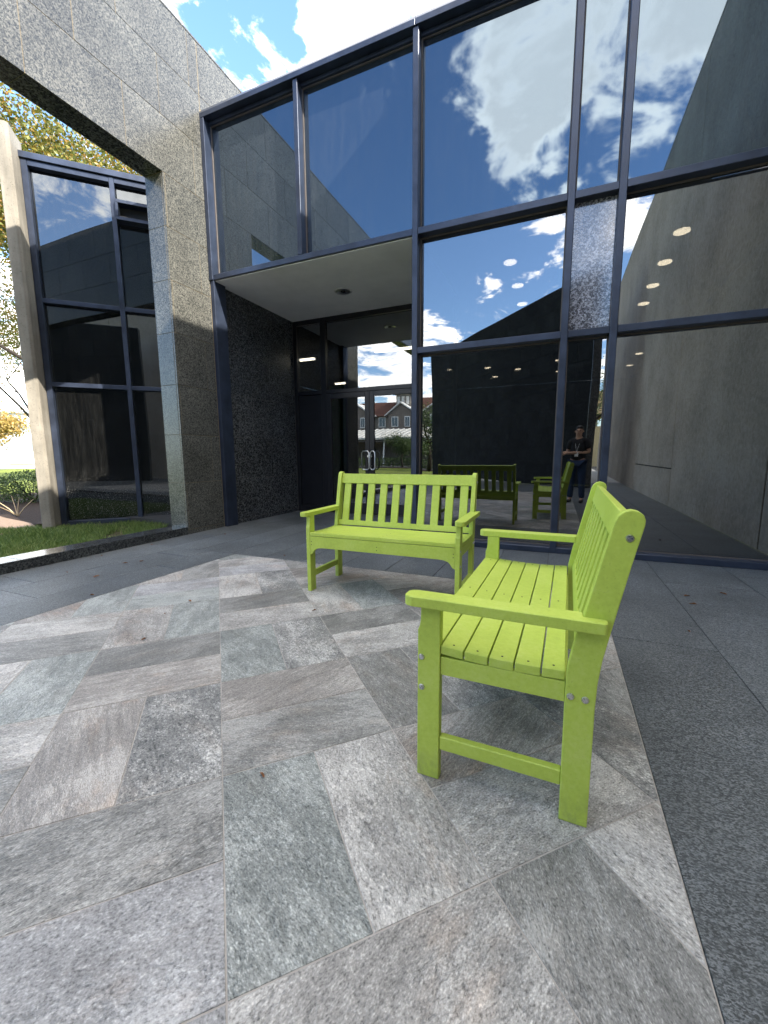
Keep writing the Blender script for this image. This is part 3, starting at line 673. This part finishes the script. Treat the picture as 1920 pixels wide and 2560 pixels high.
def make_bench(loc, rz, label):
    b = empty('bench', loc, rz, label=label, cat='bench', group='lime green benches on the patio')
    y0 = -L/2
    BV = .0028
    fl = [(-.385, 0), (-.312, 0), (-.312, .588), (-.375, .588), (-.376, .535), (-.3795, .515), (-.385, .502)]
    rp = [(.048, 0), (.122, 0), (.1215, .36), (.124, .435), (.131, .50), (.141, .556), (.153, .620), (.182, .773), (.2025, .872), (.203, .885), (.198, .898), (.186, .906), (.171, .909), (.155, .904), (.143, .893), (.135, .875), (.112, .767), (.082, .627), (.066, .571), (.052, .490), (.0465, .453), (.0455, .36)]
    for s in (0, 1):
        a, c = (y0, y0+T) if s == 0 else (-y0-T, -y0)
        prism('leg', fl, 'y', a, c, 'lime', b, BV, 2)
        prism('leg', rp, 'y', a, c, 'lime', b, BV, 2)
        o = -1 if s == 0 else 1; yf = y0 if s == 0 else -y0
        for (u, z) in [(-.372, .413), (-.371, .311), (.060, .386), (.097, .384), (.172, .838)]: bolt(u, yf+o*.0018, z, b, out=o)
        # arm with rounded front and a notch round the post
        ya, yb, yn = yf+o*.036, yf-o*.034, yf+o*.0006
        arm = [(-.395, ya), (-.412, ya-o*.006), (-.421, ya-o*.017), (-.421, yb+o*.017), (-.412, yb+o*.006), (-.395, yb), (.0745, yb), (.0785, yb+o*.004), (.0785, yn), (.130, yn), (.136, yn+o*.006), (.136, ya-o*.006), (.130, ya)]
        prism('arm', arm, 'z', .588, .620, 'lime', b, .003, 2)
        r0, r1 = (y0+.002, y0+T-.004) if s == 0 else (-y0-T+.004, -y0-.002)
        box('side_rail', -.311, .045, r0+.004, r1, .363, .4215, 'lime', b, .0012)
        box('stretcher', -.311, .047, r0, r1, .106, .153, 'lime', b, .003)
    # apron with arched bracket ends
    h = -y0-T-.0005
    half = [(h, .4365), (h, .292), (h-.012, .296), (h-.024, .308), (h-.034, .325), (h-.048, .338), (h-.075, .347), (h-.11, .350)]
    ap = [(-p[0], p[1]) for p in half]+[(p[0], p[1]) for p in half[::-1]]
    prism('apron', ap, 'x', -.3835, -.3565, 'lime', b, .0018)
    box('back_rail', .028, .052, -h, h, .355, .412, 'lime', b, .002); box('middle_rail', -.355, .026, -.014, .014, .36, .4125, 'lime', b, .002)
    for yy in (-h+.012, 0.004, h-.012):
        for z in (.396, .372): link('screw_hole', holeme, None, b, (-.3838, yy, z), (0, math.pi/2, 0))
    # seat slats following a shallow dip
    us = [-.386+.0735*i for i in range(7)]
    for i in range(6):
        a, c = us[i]+.0022, us[i+1]-.0022
        if i == 5: c = .043
        top = [(a+(c-a)*k/4, seat_z(a+(c-a)*k/4)+.008) for k in range(5)]
        bot = [(u, z-.027) for u, z in top[::-1]]
        e = (y0+T+.0012) if i == 0 else y0+.005
        prism('seat_slat', top+bot, 'y', e, -e, 'lime', b, .0022, 2)
        for yy in (y0+.030, 0., -y0-.030):
            u = (a+c)/2; yy2 = yy if i else (yy*.93)
            link('screw_hole', holeme, None, b, (u, yy2, seat_z(u)+.0083))
    # back: top rail, bottom rail, ten slats in the reclined plane
    dz = Vector((.222, 0, 1)).normalized(); ang = math.atan(.222)
    def leaned(name, y_, w, z0, z1, th, du=0., bv=.002):
        zc = (z0+z1)/2; ln = (z1-z0)/math.cos(ang)
        bm = bmesh.new(); bm_box(bm, -th/2, th/2, -w/2, w/2, -ln/2, ln/2)
        link(name, finish(bm, name, bv, 2), 'lime', b, (back_u(zc)+du, y_, zc), (0, ang, 0))
    leaned('top_rail', 0, 2*h, .808, .888, .028, 0, .003)
    leaned('lower_rail', 0, 2*h, .455, .498, .024, .002)
    for k in range(10):
        y_ = -h+.0575+(2*h-.115)*k/9
        leaned('back_slat', y_, .060, .4985, .8075, .018)
    return b
def place(x0, y0_, th, label):       # x0,y0: outer corner of the profile at v = 0
    c, s = math.cos(th), math.sin(th); v = L/2
    return make_bench((x0-s*v, y0_+c*v, 0), th, label)
place(.0003, 1.165, -.0199, 'lime green slatted bench in the foreground turned sideways')
place(-1.7545+1.185, 2.994, math.pi/2, 'lime green slatted bench facing the viewer in front of the glass doors')

# ------------------------------------------------------------ grass, leaves, planting
def cards(n, pts, size, m_, name, parent=None, up_bias=0., asp=.55, **kw):
    """n leaf shaped quads at pts"""
    pts = np.asarray(pts); n = len(pts)
    nr = rng.normal(size=(n, 3)); nr[:, 2] += up_bias; nr /= np.linalg.norm(nr, axis=1)[:, None]
    a = np.cross(nr, rng.normal(size=(n, 3))); a /= np.linalg.norm(a, axis=1)[:, None]; b_ = np.cross(nr, a)
    s = size*rng.uniform(.6, 1.35, n)[:, None]
    V = np.empty((n, 4, 3)); V[:, 0] = pts-a*s; V[:, 1] = pts-b_*s*asp; V[:, 2] = pts+a*s; V[:, 3] = pts+b_*s*asp+nr*s*.25
    me = bpy.data.meshes.new(name); me.from_pydata(V.reshape(-1, 3).tolist(), [], (np.arange(n*4).reshape(n, 4)).tolist()); me.update()
    return link(name, me, m_, parent, **kw)
def grass(name, region, n, h0, h1, z, m_='grass'):
    P_ = []
    while len(P_) < n:
        x, y = rng.uniform(region[0], region[1]), rng.uniform(region[2], region[3])
        if (-x+y)*S2 < 8.23 and noise.noise(Vector((x*2.2, y*2.2, 0)))+.42 > rng.random()*.5: P_.append((x, y, z))
    P_ = np.array(P_); a = rng.uniform(0, 2*np.pi, n); h = rng.uniform(h0, h1, n); w = rng.uniform(.003, .0065, n)
    d = np.stack([np.cos(a), np.sin(a), np.zeros(n)], 1); ln = rng.uniform(.1, .8, n)[:, None]*h[:, None]
    bd = rng.uniform(0, 2*np.pi, n); bd = np.stack([np.cos(bd), np.sin(bd), np.zeros(n)], 1)
    V = np.empty((n, 5, 3)); u_ = np.array([0, 0, 1.])
    V[:, 0] = P_-d*w[:, None]; V[:, 1] = P_+d*w[:, None]
    V[:, 2] = P_+d*w[:, None]*.7+u_*h[:, None]*.6+bd*ln*.4; V[:, 3] = P_+u_*h[:, None]+bd*ln; V[:, 4] = P_-d*w[:, None]*.7+u_*h[:, None]*.6+bd*ln*.4
    me = bpy.data.meshes.new(name); me.from_pydata(V.reshape(-1, 3).tolist(), [], np.arange(n*5).reshape(n, 5).tolist()); me.update()
    return link(name, me, m_, label='short green grass between the granite kerb and the angled window', cat='grass', kind='stuff')
grass('grass', (-8.2, -4.87, 0., 5.1), 46000, .03, .10, -.12)
# fallen leaves
LV = [(-2.424, 2.081), (-2.152, 1.516), (-2.377, 1.836), (-1.484, 2.267), (-3.9, 2.625), (-3.812, 2.736), (-4.427, 2.74), (-4.427, 3.322), (-4.09, 4.149), (-2.616, 3.471), (-3.701, 2.227), (-3.225, 1.895), (-.85, .962), (-4.08, 2.205), (.919, 3.557), (.913, 3.373), (1.182, 3.717), (.757, 2.825)]
LL = ['curled brown leaf on the pale tiles just left of the central joint', 'brown leaf on the tiles left of the central joint, lowest there', 'tiny brown leaf on the tiles just above the divider of two pale tiles', 'reddish brown leaf on the tiles by the front left leg of the far bench',
 'brown leaf on the dark border, left of its close neighbour', 'brown leaf on the dark border, right of its close neighbour', 'dry leaf lying against the kerb where the cap is cracked', 'dry leaf near the foot of the granite pier', 'dark red leaf on the dark paving before the corner post', 'small pale leaf at the top left corner of the tiled area',
 'largest pale leaf on the dark border at the left', 'tiny dark leaf on the tiled edge beside the dark border at the left', 'small dark leaf on the greenish tile nearest the viewer', 'small brown leaf on the dark border nearest the left edge', 'orange leaf on the dark paving right of the near bench', 'brown leaf just below the orange one on the dark paving', 'pale leaf farthest right on the dark paving', 'tiny leaf on the dark paving beside the back of the near bench']
for i, (x, y) in enumerate(LV):
    s = [.022, .019, .010, .018, .024, .02, .018, .016, .018, .015, .034, .016, .014, .02, .028, .026, .024, .012][i]
    bm = bmesh.new(); n_ = 6; ring = []
    for k_ in range(2*n_):
        a = math.pi*k_/n_; rr = s*(1 if abs(math.cos(a)) > .6 else .62)*rng.uniform(.8, 1.1)
        ring.append(bm.verts.new((rr*math.cos(a), rr*.5*math.sin(a), .003+.006*abs(math.sin(a))*rng.uniform(.4, 1.6))))
    c = bm.verts.new((0, 0, .002))
    for k_ in range(2*n_): bm.faces.new((c, ring[k_], ring[(k_+1) % (2*n_)]))
    where = 'on the dark border paving' if x > .33 or x < -3.17 or y > 3.34 else 'on the pale patchwork tiles'
    link('fallen_leaf', finish(bm, 'fallen_leaf'), 'dry_leaf', None, (x, y, .002), (0, 0, rng.uniform(0, 6.28)), label=LL[i], cat='leaf', group='dry leaves on the patio')
def blob_pts(n, c, r, shell=.35):
    v = rng.normal(size=(n, 3)); v /= np.linalg.norm(v, axis=1)[:, None]
    return np.array(c)+v*np.array(r)*(1-shell*rng.random(n)[:, None]**1.5)
# trees
def tree(name, base, height, spread, leaves, lsize, m_, label, group=None, seed=1, trunk_r=.2, crown0=.25, cat='tree', clump=.55, levels=4, asp=.55):
    R_ = random.Random(seed); root = empty(name, base, 0, label=label, cat=cat, group=group)
    bm = bmesh.new(); tips = []
    def grow(p, d, ln, r, lv):
        pts = [p]; rad = [r]; q = Vector(p); dd = Vector(d)
        n_ = 3
        for i in range(n_):
            dd = (dd+Vector((R_.uniform(-.22, .22), R_.uniform(-.22, .22), R_.uniform(-.05, .16)))).normalized()
            q = q+dd*ln/n_; pts.append(q.copy()); rad.append(r*(1-.38*(i+1)/n_))
            if lv <= 2: tips.append((q.copy(), ln))
        tube_bm(bm, pts, rad, 7 if lv >= levels-1 else 4)
        if lv == 0: return
        k = R_.choice([3, 4]) if lv > 1 else 3
        for i in range(k):
            a = 2*math.pi*(i+R_.random()*.6)/k; sd = Vector((math.cos(a), math.sin(a), 0))
            nd = (dd*R_.uniform(.35, .8)+sd*R_.uniform(.55, 1.)*spread+Vector((0, 0, .12))).normalized()
            st = pts[-1] if i < 2 else pts[-2]
            grow(st, nd, ln*R_.uniform(.62, .82), rad[-1]*(.72 if lv > 2 else .55), lv-1)
    grow(Vector((0, 0, 0)), Vector((.03, .02, 1)), height*crown0*1.15, trunk_r, levels)
    zmax = max(t_[0].z for t_ in tips); k = height/(zmax+.4)
    for v in bm.verts: v.co *= k
    link('trunk', finish(bm, 'trunk', smooth=True), 'bark', root)
    T_ = np.array([t_[0][:] for t_ in tips])*k
    idx = rng.integers(0, len(T_), leaves)
    P_ = T_[idx]+rng.normal(size=(leaves, 3))*clump
    cards(leaves, P_, lsize, m_, 'crown', root, .4, asp)
    return root
tree('autumn_tree', (-16.9, 9.1, -.15), 14.5, 1., 70000, .066, 'leaf_autumn', 'large tree with yellow, green and red autumn leaves above the angled window', seed=5, trunk_r=.14, crown0=.30, clump=.42)
tree('sparse_tree', (-24, 12.2, -.15), 12, 1., 34000, .055, 'leaf_autumn', 'sparse tree with thin drooping branches seen left of the concrete pillar', seed=14, trunk_r=.09, crown0=.22, clump=.75)
tree('golden_tree', (-49, 20.9, -.15), 5.6, .8, 7000, .14, 'leaf_gold', 'small rounded golden tree far off at the left edge', seed=3, trunk_r=.12, crown0=.2, clump=.5, levels=3)
# shrub and bare stalks
sh = empty('shrub', (-12.5, 6.15, -.12), 0, label='low dense green shrub in the mulch left of the concrete pillar', cat='shrub')
bm = bmesh.new()
for k in range(14):
    a = rng.uniform(0, 6.28); tube_bm(bm, [(0, 0, 0), (.25*math.cos(a), .25*math.sin(a), .3), (.6*math.cos(a), .6*math.sin(a), .6)], [.018, .012, .005], 5)
link('stem', finish(bm, 'stem'), 'bark', sh)
sp_ = np.concatenate([blob_pts(3200, (0, 0, .42), (.85, .85, .42)), blob_pts(1500, (-.7, -.45, .36), (.6, .6, .34)), blob_pts(1800, (.35, .5, .5), (.6, .6, .45))])
cards(0, sp_, .026, 'leaf_green', 'foliage', sh, .5)
bs = empty('bare_stalks', (-9.75, 4.52, -.11), 0, label='pale bare stalks of a cut back plant in the mulch', cat='plant')
bm = bmesh.new()
for a, t_, h_ in [(0, .10, .36), (1.2, .22, .32), (2.6, .3, .27), (4., .25, .34), (5.2, .34, .25), (3.3, .08, .4)]:
    tube_bm(bm, [(0, 0, 0), (t_*.5*math.cos(a), t_*.5*math.sin(a), h_*.5), (t_*math.cos(a)*1.2, t_*math.sin(a)*1.2, h_)], [.011, .009, .005], 6)
link('stalk', finish(bm, 'stalk'), 'dead_twig', bs)

# ------------------------------------------------------------ far white building at the left
fb = empty('white_building', (-92, 42, -.15), math.radians(65), label='long low white building with grey bands far beyond the lawn', cat='building')
box('wall', -45, 45, -6, 6, 0, 8.6, 'far_white', fb)
for z in (2.3, 5.5):
    box('window_band', -44.9, 44.9, -6.06, -6.001, z, z+1.4, 'far_grey', fb); box('window_band', -44.9, 44.9, 6.001, 6.06, z, z+1.4, 'far_grey', fb)
box('roof', -45.5, 45.5, -6.5, 6.5, 8.601, 8.95, 'far_grey', fb)

# ------------------------------------------------------------ what the glass mirrors: apartments, carport, hedge
ap = empty('apartment_building', (-28, -62, -.1), 0, label='beige apartment building with clay roofs and a small tower, mirrored in the doors', cat='building')
def apw(x, z, w=1.1, h=1.6, y=6.0):
    f = box('window_frame', x-w/2-.15, x+w/2+.15, y+.01, y+.12, z-.15, z+h+.15, 'trim', ap)
    box('window', x-w/2, x-.04, y+.121, y+.14, z, z+h, 'win_far', ap); box('window', x+.04, x+w/2, y+.121, y+.14, z, z+h, 'win_far', ap)
box('wall', -24, 20, -6, 5.0, 0, 8.2, 'wall_beige', ap)
for gx in (-14, -6.6, 1.9, 10.5):
    box('wall', gx-2.6, gx+2.6, 5.0, 6.0, 0, 8.2, 'wall_brown', ap)
    prism('gable', [(gx-3.0, 8.2), (gx+3.0, 8.2), (gx, 10.2)], 'y', 4.0, 6.01, 'wall_brown', ap)
    prism('roof', [(gx-3.3, 8.1), (gx, 10.35), (gx+3.3, 8.1), (gx+3.3, 8.3), (gx, 10.6), (gx-3.3, 8.3)], 'y', -2, 6.35, 'trim', ap)
    for z in (1.2, 3.9, 6.3): apw(gx-1.2, z); apw(gx+1.2, z, .7)
for x in (-10.3, -2.4, 6.2, 15.): 
    for z in (3.9, 6.3): apw(x, z, 1.1, 1.6, 5.0)
prism('roof', [(-6.6, 8.2), (5.6, 8.2), (2.5, 11.0), (-3.5, 11.0)], 'x', -24.5, 20.5, 'roof_red', ap)
box('tower', .3, 2.9, 1.5, 4.1, 8.2, 12.2, 'wall_beige', ap)
for x in (.75, 1.6, 2.45): box('tower_window', x-.25, x+.25, 4.11, 4.16, 10.3, 11.7, 'trim', ap)
bm = bmesh.new(); bmesh.ops.create_cone(bm, cap_ends=True, segments=4, radius1=3.0, radius2=.01, depth=1.5)
link('tower_roof', finish(bm, 'tower_roof'), 'roof_red', ap, (1.6, 2.8, 12.96), (0, 0, math.pi/4))
a2 = empty('tan_roof_building', (-7.5, -62, -.1), 0, label='lower building with a tan hipped roof mirrored beside the entrance mullion', cat='building')
box('wall', -8, 12, -6, 5, 0, 6.6, 'wall_beige', a2)
prism('roof', [(-7, 6.6), (6, 6.6), (1.5, 10.2), (-2.5, 10.2)], 'x', -9, 13, 'roof_tan', a2)
cp = empty('carport', (-20, -36, -.1), 0, label='long carport with a pale ribbed metal roof mirrored in the doors', cat='carport')
prism('roof', [(-3, 3.0), (3, 3.0), (3, 3.2), (-3, 4.6)], 'x', -16, 16, 'metal_roof', cp)
for x in np.arange(-16, 16.1, .8):
    prism('roof_rib', [(-3, 4.62), (3, 3.22), (3, 3.30), (-3, 4.70)], 'x', x-.04, x+.04, 'trim', cp)
for x in np.arange(-15, 15.1, 5): box('post', x-.08, x+.08, 2.2, 2.36, 0, 3.0, 'trim', cp)
box('back_wall', -16, 16, -3., -2.9, 0, 2.9, 'wall_brown', cp)
hg = empty('hedge', (-14, -25, -.1), 0, label='low clipped hedge across the far lawn, mirrored in the doors', cat='hedge')
hp = np.stack([rng.uniform(-14, 13, 14000), rng.uniform(-.6, .6, 14000), rng.uniform(.02, .85, 14000)], 1); cards(0, hp, .06, 'leaf_green', 'foliage', hg)
sheet('mulch_strip', [(-30, -24), (1, -24), (1, -22), (-30, -22)], -.12, 'mulch', kind='structure')
MT = [((-13.9, -24, -.1), 3.6, 'young tree mirrored at the left edge of the left door', 21), ((-10.0, -17.5, -.1), 3.3, 'young tree mirrored in the right door beside the carport', 22),
      ((-9.2, -21, -.1), 5.2, 'leafy green tree mirrored beside the entrance mullion', 23), ((-4.5, -34, -.1), 8.5, 'tall green tree mirrored behind the angled granite wall', 24), ((2.9, -39, -.1), 9.4, 'tall dark tree mirrored in the narrow gap above the yellow wall', 25)]
for b_, h_, lb, sd in MT:
    tree('green_tree', b_, h_, .75, 5000, .06 if h_ < 6 else .1, 'leaf_green', lb, 'green trees mirrored in the glass', seed=sd, trunk_r=.08*h_/4, crown0=.22, clump=.28*h_/4, levels=3)
box('yellow_wall', .6, 9, -30.2, -30, -.1, 3.3, 'wall_yellow', label='plain yellow wall far behind, mirrored in the narrow pane', cat='wall')

# ------------------------------------------------------------ the person behind the camera (seen mirrored)
def skin_obj(name, verts, edges, radii, m_, parent, sub=2, root=0):
    me = bpy.data.meshes.new(name); me.from_pydata(verts, edges, []); me.update()
    o = bpy.data.objects.new(name, me); col.objects.link(o)
    md = o.modifiers.new('skin', 'SKIN'); md.use_smooth_shade = True
    for i, r in enumerate(radii):
        r = r if isinstance(r, tuple) else (r, r); me.skin_vertices[0].data[i].radius = r
    me.skin_vertices[0].data[root].use_root = True
    s_ = o.modifiers.new('sub', 'SUBSURF'); s_.levels = sub; s_.render_levels = sub
    dg = bpy.context.evaluated_depsgraph_get(); m2 = bpy.data.meshes.new_from_object(o.evaluated_get(dg))
    bpy.data.objects.remove(o); m2.name = name
    for p_ in m2.polygons: p_.use_smooth = True
    m2.materials.clear()
    return link(name, m2, m_, parent)
# local frame: x = person's left-right (facing +y), origin at the feet
pe = empty('person', (.37, -.36, 0), math.radians(14), label='person in a black t-shirt holding up a phone, mirrored in the glass', cat='person')
V, E_, R0 = [], [], []
def nv(p, r, par=None):
    V.append(p); R0.append(r)
    if par is not None: E_.append((par, len(V)-1))
    return len(V)-1
pel = nv((0, 0, .90), (.15, .11)); wa = nv((0, 0, 1.04), (.135, .10), pel); ch = nv((0, .01, 1.22), (.15, .105), wa); ns = nv((0, 0, 1.345), (.07, .06), ch)
nk = nv((0, .015, 1.40), .052, ns); jaw = nv((0, .045, 1.455), (.058, .062), nk); hd = nv((0, .03, 1.53), (.074, .088), jaw); hc = nv((0, .015, 1.595), (.055, .062), hd)
for s in (-1, 1):
    shd = nv((s*.155, 0, 1.315), .058, ns); el = nv((s*.215, .0, 1.07), .042, shd)
    wr = nv((s*.07-.27 if s < 0 else -.20, .24, 1.06), .028, el); pm = nv((-.335 if s < 0 else -.245, .285, 1.04 if s < 0 else 1.02), (.030, .022), wr)
    hip = nv((s*.085, 0, .84), .085, pel); kn = nv((s*.10, .01, .47), .056, hip); ank = nv((s*.11, -.02, .09), .038, kn); toe = nv((s*.12, .11, .035), (.036, .026), ank)
body = skin_obj('body', V, E_, R0, 'skin', pe)
for hx, hy, hz, sg_ in ((-.335, .285, 1.04, 1), (-.245, .285, 1.02, -1)):
    for f in range(4):
        ln = [.070, .078, .072, .056][f]
        b0 = Vector((hx+sg_*.005, hy+.015, hz-.022+.017*f))
        skin_obj('finger', [tuple(b0), tuple(b0+Vector((sg_*.012, .03, .004))), tuple(b0+Vector((sg_*.03, .05, .008))), tuple(b0+Vector((sg_*.05*ln/.078, .045, .010)))], [(0, 1), (1, 2), (2, 3)], [.0095, .009, .0085, .0075], 'skin', pe, 1)
    b0 = Vector((hx+sg_*.012, hy-.01, hz+.015))
    skin_obj('thumb', [tuple(b0), tuple(b0+Vector((sg_*.025, .01, .022))), tuple(b0+Vector((sg_*.042, .022, .034)))], [(0, 1), (1, 2)], [.012, .011, .009], 'skin', pe, 1)
# face pieces
skin_obj('nose', [(0, .108, 1.535), (0, .128, 1.505)], [(0, 1)], [.008, .013], 'skin', pe, 2)
for s in (-1, 1):
    skin_obj('ear', [(s*.076, .02, 1.545), (s*.080, .018, 1.505)], [(0, 1)], [.013, .010], 'skin', pe, 2)
    bm = bmesh.new(); bmesh.ops.create_uvsphere(bm, u_segments=12, v_segments=8, radius=.011); link('eye', finish(bm, 'eye', smooth=True), 'hair', pe, (s*.030, .104, 1.54))
    skin_obj('eyebrow', [(s*.016, .112, 1.562), (s*.045, .100, 1.562)], [(0, 1)], [.004, .004], 'hair', pe, 1)
skin_obj('mouth', [(-.02, .105, 1.475), (0, .110, 1.474), (.02, .105, 1.475)], [(0, 1), (1, 2)], [.005, .0065, .005], simple('lips', (.35, .14, .12), .5), pe, 1)
skin_obj('hair', [(0, -.01, 1.50), (0, -.015, 1.56), (0, .005, 1.605), (0, .05, 1.605), (0, .085, 1.585)], [(0, 1), (1, 2), (2, 3), (3, 4)], [(.07, .06), (.082, .082), (.072, .07), (.062, .05), (.045, .028)], 'hair', pe)
# clothes
tv = [(0, 0, .86), (0, 0, 1.04), (0, .01, 1.22), (0, 0, 1.345), (-.155, 0, 1.315), (.155, 0, 1.315), (-.20, 0, 1.13), (.20, 0, 1.13)]
skin_obj('shirt', tv, [(0, 1), (1, 2), (2, 3), (3, 4), (3, 5), (4, 6), (5, 7)], [(.178, .135), (.163, .128), (.175, .13), (.085, .075), .074, .074, .070, .070], 'shirt', pe)
jv = [(0, 0, .92), (-.09, 0, .84), (.09, 0, .84), (-.105, .01, .47), (.105, .01, .47), (-.115, -.015, .08), (.115, -.015, .08)]
skin_obj('jeans', jv, [(0, 1), (0, 2), (1, 3), (2, 4), (3, 5), (4, 6)], [(.155, .12), .105, .105, .076, .076, .062, .062], 'jeans', pe)
for s in (-1, 1): skin_obj('shoe', [(s*.115, -.05, .045), (s*.12, .06, .04), (s*.125, .16, .03)], [(0, 1), (1, 2)], [.045, (.048, .038), (.04, .028)], 'rubber', pe)
box('badge', -.035, .035, .150, .153, .985, 1.075, 'badge', pe); 
bm = bmesh.new(); tube_bm(bm, [(-.06, .085, 1.34), (-.02, .14, 1.18), (0, .152, 1.075)], .003, 5); tube_bm(bm, [(.06, .085, 1.34), (.02, .14, 1.18), (0, .152, 1.075)], .003, 5)
link('lanyard', finish(bm, 'lanyard'), 'badge', pe)
ph = empty('phone', (0, 0, 0), 0, label='dark phone held up by the mirrored person', cat='phone')
mw = camo.matrix_world.copy(); ph.location = Vector((0, 0, H))-fw*.012; ph.rotation_euler = mw.to_euler()
box('phone_body', -.036, .036, -.125, .022, -.0045, .0035, 'phone', ph, .003, 2); link('lens', disc_me('lens', .008, .003, 20), 'glass_lens', ph, (0, .0, -.006))
